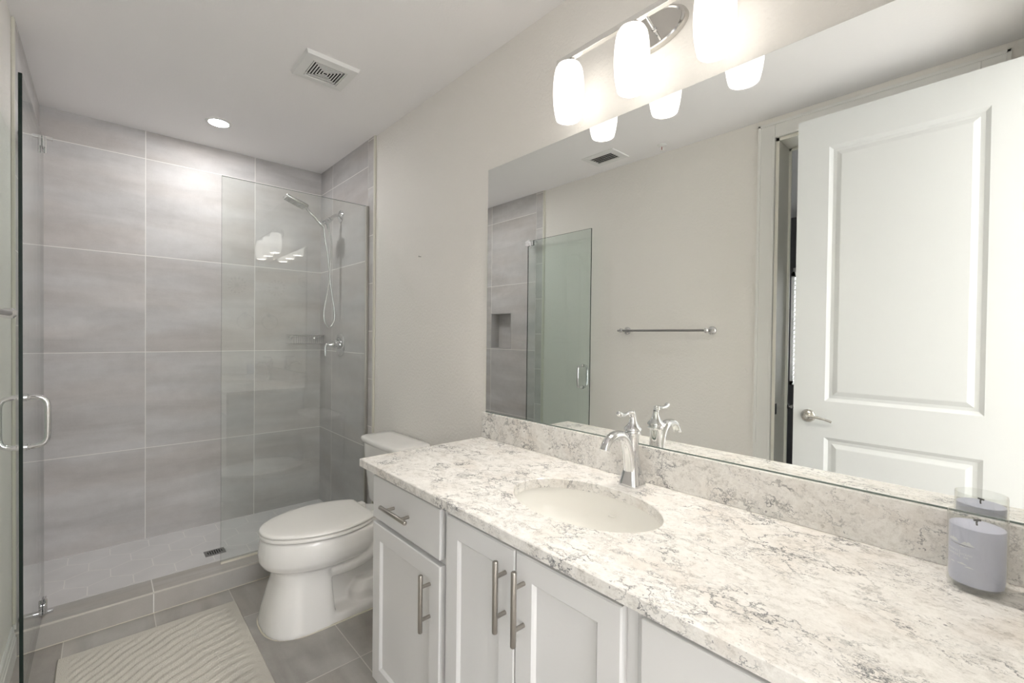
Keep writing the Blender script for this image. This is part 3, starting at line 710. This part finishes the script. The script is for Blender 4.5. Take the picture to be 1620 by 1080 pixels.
# ---------------------------------------------------------------- mirror and vanity light
mi = thing('wall_mirror', (-.003, .767, ZM), 'wide frameless wall mirror above the backsplash', 'mirror')
bm = box(nb(), (-.0062, YF + .002, ZM), (-.0005, 1.5845, 2.0805))
o = obj('mirror_glass', bm, (mirrorm, mirrore), mi)
for p in o.data.polygons: p.material_index = 0 if p.normal.x < -.5 else 1
obj('bottom_dark_strip', box(nb(), (-.0082, YF + .002, ZM - .0008), (-.0063, 1.5845, ZM + .0025)), mirrore, mi)  # thin dark strip along the lower edge of the mirror

vl = thing('vanity_light', (0, .78, 2.30), 'three-shade chrome vanity light bar with glowing opal glass shades', 'wall light')
LX = -.105
bm = nb()
def ell(s, x, zc=2.300): return [(x, .78 + .127 * s * math.cos(2 * pi * k / 56), zc + .062 * s * math.sin(2 * pi * k / 56)) for k in range(56)]
loft(bm, [ell(1.0, -.0005), ell(1.0, -.010), ell(.96, -.018), ell(.90, -.020), ell(.86, -.016), ell(.4, -.0155)])
obj('back_plate', bm, mat('plate_chrome', (.60, .585, .56), .14, 1), vl, True)
obj('bar', box(nb(), (LX - .009, .478, 2.284), (LX + .009, 1.080, 2.302), .001), mat('bar_chrome', (.80, .79, .77), .12, 1), vl)
for ya in (.735, .825):
    bm = tube(nb(), [(-.012, ya, 2.252), (LX, ya, 2.288)], .0045, 10); lathe(bm, (-.056, ya, 2.269), [(.0075, -.004), (.0075, .004)], 'x', 14)
    obj('arm', bm, chrome, vl)
for yy in (1.030, .780, .530):
    hb = lathe(nb(), (LX, yy, 2.284), [(.010, 0), (.012, -.004), (.020, -.008), (.023, -.014), (.023, -.017)], 'z', 24)
    lathe(hb, (LX, yy, 2.276), [(.008, -.020), (.009, -.016), (.009, .016), (.008, .020)], 'y', 16)
    sh = obj('shade_holder', hb, chrome, vl, True)
    bm = nb()
    pr = [(.024, 2.2705), (.039, 2.2665), (.0455, 2.2540), (.0490, 2.2380), (.0515, 2.2150), (.0530, 2.1900), (.0530, 2.1650), (.0510, 2.1350), (.0470, 2.1080), (.0420, 2.0860), (.0405, 2.0830), (.0385, 2.0850), (.0440, 2.1080), (.0480, 2.1350), (.0500, 2.1650), (.0500, 2.19), (.0485, 2.215), (.0460, 2.238), (.0425, 2.251), (.036, 2.2630), (.021, 2.266)]
    lathe(bm, (LX, yy, 0), pr, 'z', 48, False, False)
    so = obj('lamp_shade', bm, shadem, vl, True, ang=180)
    bb = nb(); bmesh.ops.create_icosphere(bb, subdivisions=2, radius=.030); bb.transform(Matrix.Translation((LX, yy, 2.122)))
    obj('bulb', bb, bulbm, so, True, ang=180)

# ---------------------------------------------------------------- toilet
TY = 2.250
tl = thing('toilet', (-.40, TY, 0), 'white two-piece toilet with closed elongated lid between shower and vanity', 'toilet')
half = [(-.768, 0), (-.7655, .030), (-.757, .060), (-.738, .095), (-.705, .128), (-.655, .160), (-.60, .183), (-.545, .197), (-.49, .203), (-.43, .198), (-.375, .184), (-.33, .165)]
def outline(back=(-.290, .143), shrink=0.0, sx=0.0):
    h = half + [back, (back[0] + .012, back[1] - .02), (back[0] + .012, 0.0)]
    p = [(x, TY + y) for x, y in h] + [(x, TY - y) for x, y in h[-2:0:-1]]
    c = (-.50, TY)
    out = []
    for x, y in p:
        v = Vector((x - c[0], y - c[1])); L = v.length; v = v * max(0, (L - shrink) / L)
        out.append((c[0] + v.x + sx, c[1] + v.y))
    return out
def lay(o_, z): return [(x, y, z) for x, y in o_]
# bowl, pedestal and trapway, grown together
bm = nb()
def egg(xf, xb, hw, z, nf=2.1, nb_=3.0, xm=None, n=48):
    xm = xm if xm is not None else xf + (xb - xf) * .55; out = []
    for k in range(n):
        a = 2 * pi * k / n; c_, s_ = math.cos(a), math.sin(a)
        if c_ < 0: e_ = 2 / nf; out.append((xm - (xm - xf) * abs(c_) ** e_, TY + hw * math.copysign(abs(s_) ** e_, s_), z))
        else: e_ = 2 / nb_; out.append((xm + (xb - xm) * abs(c_) ** e_, TY + hw * math.copysign(abs(s_) ** e_, s_), z))
    return out
loft(bm, [egg(-.70, -.30, .120, .235, xm=-.50), egg(-.725, -.27, .150, .255, xm=-.50), egg(-.755, -.255, .178, .275, xm=-.49), egg(-.770, -.245, .192, .300, xm=-.49), egg(-.773, -.235, .197, .335, xm=-.48), egg(-.768, -.20, .195, .375, xm=-.48), egg(-.764, -.18, .192, .398, xm=-.47), egg(-.758, -.175, .186, .404, xm=-.47)])
loft(bm, [egg(-.765, -.480, .188, 0.0, 2.6, 9, xm=-.60), egg(-.765, -.480, .188, .012, 2.6, 9, xm=-.60), egg(-.752, -.482, .172, .07, 2.6, 9, xm=-.60), egg(-.735, -.484, .152, .14, 2.5, 9, xm=-.60), egg(-.718, -.486, .138, .20, 2.4, 9, xm=-.60), egg(-.712, -.486, .134, .25, 2.3, 9, xm=-.60), egg(-.72, -.486, .14, .29, 2.3, 9, xm=-.60)])
loft(bm, [egg(-.55, -.09, .085, 0, 6, 6), egg(-.55, -.09, .083, .20, 6, 6), egg(-.50, -.07, .105, .33, 6, 6), egg(-.45, -.03, .112, .385, 6, 6), egg(-.44, -.025, .112, .400, 6, 6)])
loft(bm, [egg(-.55, -.075, .186, 0, 8, 5), egg(-.55, -.075, .186, .028, 8, 5), egg(-.55, -.080, .178, .040, 8, 5)])
loft(bm, [egg(-.40, -.12, .168, .02, 6, 5), egg(-.395, -.125, .160, .085, 6, 5), egg(-.36, -.14, .140, .130, 6, 5)])
for s in (-1, 1):
    tube(bm, smooth_path([(-.52, TY + s * .085, .215), (-.44, TY + s * .108, .225), (-.36, TY + s * .122, .250), (-.28, TY + s * .126, .290), (-.22, TY + s * .118, .325), (-.15, TY + s * .09, .345)], 5), [.030 + .020 * min(1, i / 10) for i in range(26)], 14)
    tube(bm, smooth_path([(-.50, TY + s * .11, .285), (-.42, TY + s * .130, .292), (-.34, TY + s * .135, .312), (-.27, TY + s * .13, .345), (-.2, TY + s * .11, .375)], 5), .022, 12)
bw = obj('bowl', bm, porc, tl, True)
mo = bw.modifiers.new('fuse', 'REMESH'); mo.mode = 'VOXEL'; mo.voxel_size = .0055; mo.use_smooth_shade = True
mo = bw.modifiers.new('soften', 'SMOOTH'); mo.factor = .6; mo.iterations = 9
obj('caulk_line', loft(nb(), [egg(-.7695, -.07, .191, 0.0, 2.6, 6, xm=-.56), egg(-.7690, -.07, .1905, .0035, 2.6, 6, xm=-.56)]), caulk, tl)
for s in (-1, 1): obj('bolt_cap', lathe(nb(), (-.265, TY + s * .162, .052), [(.016, -.02), (.016, .006), (.012, .013), (.006, .016)], 'z', 20), porc, tl, True)
bm = nb(); loft(bm, [lay(outline((-.300, .140), .010), .4065), lay(outline((-.300, .140), .010), .4095), lay(outline((-.300, .140), .001), .411), lay(outline((-.300, .140), 0), .420), lay(outline((-.300, .140), .004), .4245)])
obj('seat', bm, plast, tl, True, ang=50)
bm = nb(); loft(bm, [lay(outline(shrink=.004), .4300), lay(outline(), .4325), lay(outline(shrink=.0005), .436), lay(outline(shrink=.006), .4405), lay(outline(shrink=.018), .4432), lay(outline(shrink=.05), .4450), lay(outline(shrink=.11), .4460)])
obj('lid', bm, plast, tl, True, ang=50)
for s in (-1, 1): obj('lid_hinge', box(nb(), (-.300, TY + s * .075 - .022, .404), (-.245, TY + s * .075 + .022, .434), .006), plast, tl, True)
def rrect(x0_, x1_, hw, z, r=.03, bow=0.0, n=6):
    pts = []
    for cx_, cy_, a0 in ((x1_ - r, hw - r, 0), (x0_ + r, hw - r, 90), (x0_ + r, -hw + r, 180), (x1_ - r, -hw + r, 270)):
        for k in range(n + 1):
            a = math.radians(a0 + 90 * k / n); px, py = cx_ + r * math.cos(a), cy_ + r * math.sin(a)
            pts.append((px, py))
    out = []
    # subdivide the front edge so that it can bow outward
    for i, p_ in enumerate(pts):
        out.append(p_)
        q = pts[(i + 1) % len(pts)]
        if abs(p_[0] - x0_) < 1e-6 and abs(q[0] - x0_) < 1e-6 and abs(p_[1] - q[1]) > .05:
            for k in range(1, 12): out.append((x0_, p_[1] + (q[1] - p_[1]) * k / 12))
    out = [((px - bow * (1 - (py / hw) ** 2) if px < x0_ + r + 1e-6 else px), TY - .003 + py, z) for px, py in out]
    return out
bm = nb(); loft(bm, [rrect(-.165, -.018, .188, .400, .03, .008), rrect(-.172, -.016, .196, .42, .03, .010), rrect(-.188, -.014, .212, .60, .03, .012), rrect(-.196, -.014, .219, .738, .03, .014)])
obj('tank', bm, porc, tl, True, ang=60)
bm = nb(); loft(bm, [rrect(-.200, -.012, .222, .733, .03, .015), rrect(-.208, -.010, .228, .738, .032, .016), rrect(-.209, -.010, .229, .755, .032, .016), rrect(-.205, -.012, .225, .764, .032, .016), rrect(-.192, -.020, .212, .7675, .03, .014), rrect(-.14, -.06, .15, .7685, .03, .01)])
obj('tank_lid', bm, porc, tl, True, ang=60)

# ---------------------------------------------------------------- bath mat
bm = nb(); X0, X1, V0, V1 = -1.428, -.803, 1.62, 2.558; nx, ny = 150, 220; TH_ = .012
G = []
for j in range(ny + 1):
    row = []
    for i in range(nx + 1):
        x = X0 + (X1 - X0) * i / nx; y = V0 + (V1 - V0) * j / ny
        X = min(max(x + 1.23, -.2), .42)
        ph = y - (.9 * X - .98 * X * X) + .004 * math.sin(x * 40 + y * 17)
        edge = min(x - X0, X1 - x, y - V0, V1 - y)
        am = min(1, max(0, (edge - .03) / .03))
        z = TH_ + am * .0030 * (math.sin(2 * pi * ph / .050)) + am * .0012 * math.sin(ph * 480)
        z = z * min(1, .45 + edge / .006)
        row.append(bm.verts.new((x, y, z)))
    G.append(row)
for j in range(ny):
    for i in range(nx): bm.faces.new((G[j][i], G[j][i + 1], G[j + 1][i + 1], G[j + 1][i]))
bd = [G[0][i] for i in range(nx + 1)] + [G[j][nx] for j in range(1, ny + 1)] + [G[ny][i] for i in range(nx - 1, -1, -1)] + [G[j][0] for j in range(ny - 1, 0, -1)]
lowv = [bm.verts.new((v.co.x, v.co.y, .0005)) for v in bd]
for k in range(len(bd)): bm.faces.new((bd[k], lowv[k], lowv[(k + 1) % len(bd)], bd[(k + 1) % len(bd)]))
bm.faces.new(lowv)
tag(obj('bath_mat', bm, mat_rug, None, True, base=(-1.115, 2.09, 0)), 'cream cotton bath mat with wavy ribs on the floor before the shower', 'bath mat')

# ---------------------------------------------------------------- towel bar, towel ring, ornaments, wall nail
tb = thing('towel_bar', (XP, 1.565, 1.385), 'chrome towel bar on the left wall beyond the glass door', 'towel bar')
for yy in (1.8746, 1.2553):
    obj('post', lathe(nb(), (XP, yy, 1.385), [(.028, 0), (.028, .004), (.024, .010), (.013, .016), (.010, .030), (.011, .066), (.015, .074), (.015, .090), (.008, .097)], 'x', 28), chrome, tb, True)
obj('rail', tube(nb(), [(XP + .083, 1.902, 1.385), (XP + .083, 1.230, 1.385)], .0075, 14), dnickel, tb, True)
tr_ = thing('towel_ring', (-.128, YF, 1.545), 'chrome towel ring on the front wall, faintly mirrored in the shower panel', 'towel ring')
obj('mount', lathe(nb(), (-.128, YF, 1.545), [(.026, 0), (.026, .005), (.014, .012), (.011, .045), (.005, .050)], 'y', 24), chrome, tr_, True)
obj('ring', tube(nb(), smooth_path([(-.128 + .082 * math.sin(a), YF + .038, 1.462 + .082 * math.cos(a)) for a in [2 * pi * k / 16 for k in range(16)]], 4, True) + [Vector((-.128, YF + .038, 1.544))], .0045, 10), chrome, tr_, True)
silver = mat('silver_ornament', (.75, .74, .72), .25, .9)
def burst(x, z, R0, label):
    t = thing('sunburst_ornament', (x, YF, z), label, 'wall ornament', 'silver sunburst ornaments on the front wall')
    obj('hub', lathe(nb(), (x, YF, z), [(R0 * .22, 0), (R0 * .22, .004), (R0 * .12, .010)], 'y', 20), silver, t, True)
    bm = nb()
    for k in range(14):
        a = 2 * pi * k / 14; c_, s_ = math.cos(a), math.sin(a)
        tube(bm, [(x + R0 * .18 * c_, YF + .004, z + R0 * .18 * s_), (x + R0 * .9 * c_, YF + .008, z + R0 * .9 * s_)], .0022, 6)
        lathe(bm, (x + R0 * .94 * c_, YF + .003, z + R0 * .94 * s_), [(.005, 0), (.009, .004), (.005, .009)], 'y', 10)
    obj('ray', bm, silver, t)
burst(-.205, 1.860, .088, 'silver sunburst ornament above the towel ring on the front wall')
burst(-.500, 1.955, .062, 'smaller silver sunburst ornament beside the entry doorway')
nl = obj('wall_nail', lathe(nb(), (0, 2.171, 1.766), [(.002, .002), (.002, -.012), (.0035, -.012), (.0035, -.014)], 'x', 10), dnickel, base=(0, 2.171, 1.766)); tag(nl, 'tiny nail in the bare wall above the toilet', 'nail')

# ---------------------------------------------------------------- entry door slab, opened against the left wall
D0, D1, DX = -.052, .751, -1.400
DZ0, DZ1 = .012, 2.459
dd = bpy.data.objects.new('door_1', None); C.objects.link(dd); dd.location = (DX, D0, 0); dd['kind'] = 'structure'; dd['label'] = 'white two-panel entry door standing open against the left wall'
bm = nb()
pans = [(.061, .614, 1.029, 2.298), (.061, .614, .28, .849)]
us = sorted({D0, D1, .061, .614}); vs = sorted({DZ0, DZ1, 1.029, 2.298, .28, .849})
for side, sx in ((DX, 1), (DX - .035, -1)):
    for i in range(len(us) - 1):
        for j in range(len(vs) - 1):
            cu_, cv_ = (us[i] + us[i + 1]) / 2, (vs[j] + vs[j + 1]) / 2
            if any(p_[0] < cu_ < p_[1] and p_[2] < cv_ < p_[3] for p_ in pans):
                def Rr(i_, x_): return [(x_, us[i] + i_, vs[j] + i_), (x_, us[i + 1] - i_, vs[j] + i_), (x_, us[i + 1] - i_, vs[j + 1] - i_), (x_, us[i] + i_, vs[j + 1] - i_)]
                rg = [Rr(0, side), Rr(.008, side - sx * .005), Rr(.016, side - sx * .010), Rr(.030, side - sx * .010), Rr(.048, side - sx * .003), Rr(.052, side - sx * .002)]
                R_ = [[bm.verts.new(q) for q in r] for r in rg]
                for a, b in zip(R_, R_[1:]):
                    for k in range(4): bm.faces.new((a[k], a[(k + 1) % 4], b[(k + 1) % 4], b[k]))
                bm.faces.new(R_[-1])
            else: bm.faces.new([bm.verts.new(q) for q in ((side, us[i], vs[j]), (side, us[i + 1], vs[j]), (side, us[i + 1], vs[j + 1]), (side, us[i], vs[j + 1]))])
bmesh.ops.remove_doubles(bm, verts=bm.verts, dist=.00005)
for a, b in (((D0, DZ0), (D0, DZ1)), ((D1, DZ0), (D1, DZ1)), ((D0, DZ0), (D1, DZ0)), ((D0, DZ1), (D1, DZ1))):
    bm.faces.new([bm.verts.new(q) for q in ((DX, *a), (DX, *b), (DX - .035, *b), (DX - .035, *a))])
bmesh.ops.remove_doubles(bm, verts=bm.verts, dist=.00005)
obj('door_slab', bm, doorw, dd)
for sx, x_ in ((1, DX), (-1, DX - .035)):
    bm = lathe(nb(), (x_, .683, .947), [(.033, 0), (.033, sx * .004), (.028, sx * .010), (.014, sx * .014), (.011, sx * .030), (.012, sx * .046), (.007, sx * .052)], 'x', 28)
    tube(bm, smooth_path([(x_ + sx * .042, .690, .947), (x_ + sx * .044, .665, .950), (x_ + sx * .044, .63, .947), (x_ + sx * .042, .59, .938), (x_ + sx * .040, .575, .932)], 5), [.009] * 4 + [.007] * 8 + [.0055] * 9, 12)
    obj('door_handle', bm, nickel if sx < 0 else mat('satin_nickel', (.62, .60, .56), .2, 1), dd, True)
bm = nb()
for z in (.25, 1.23, 2.2): tube(bm, [(DX - .017, D0 - .007, z - .045), (DX - .017, D0 - .007, z + .045)], .006, 12); box(bm, (DX - .034, D0 - .002, z - .045), (DX - .002, D0 + .0005, z + .045))
obj('hinge', bm, nickel, dd)
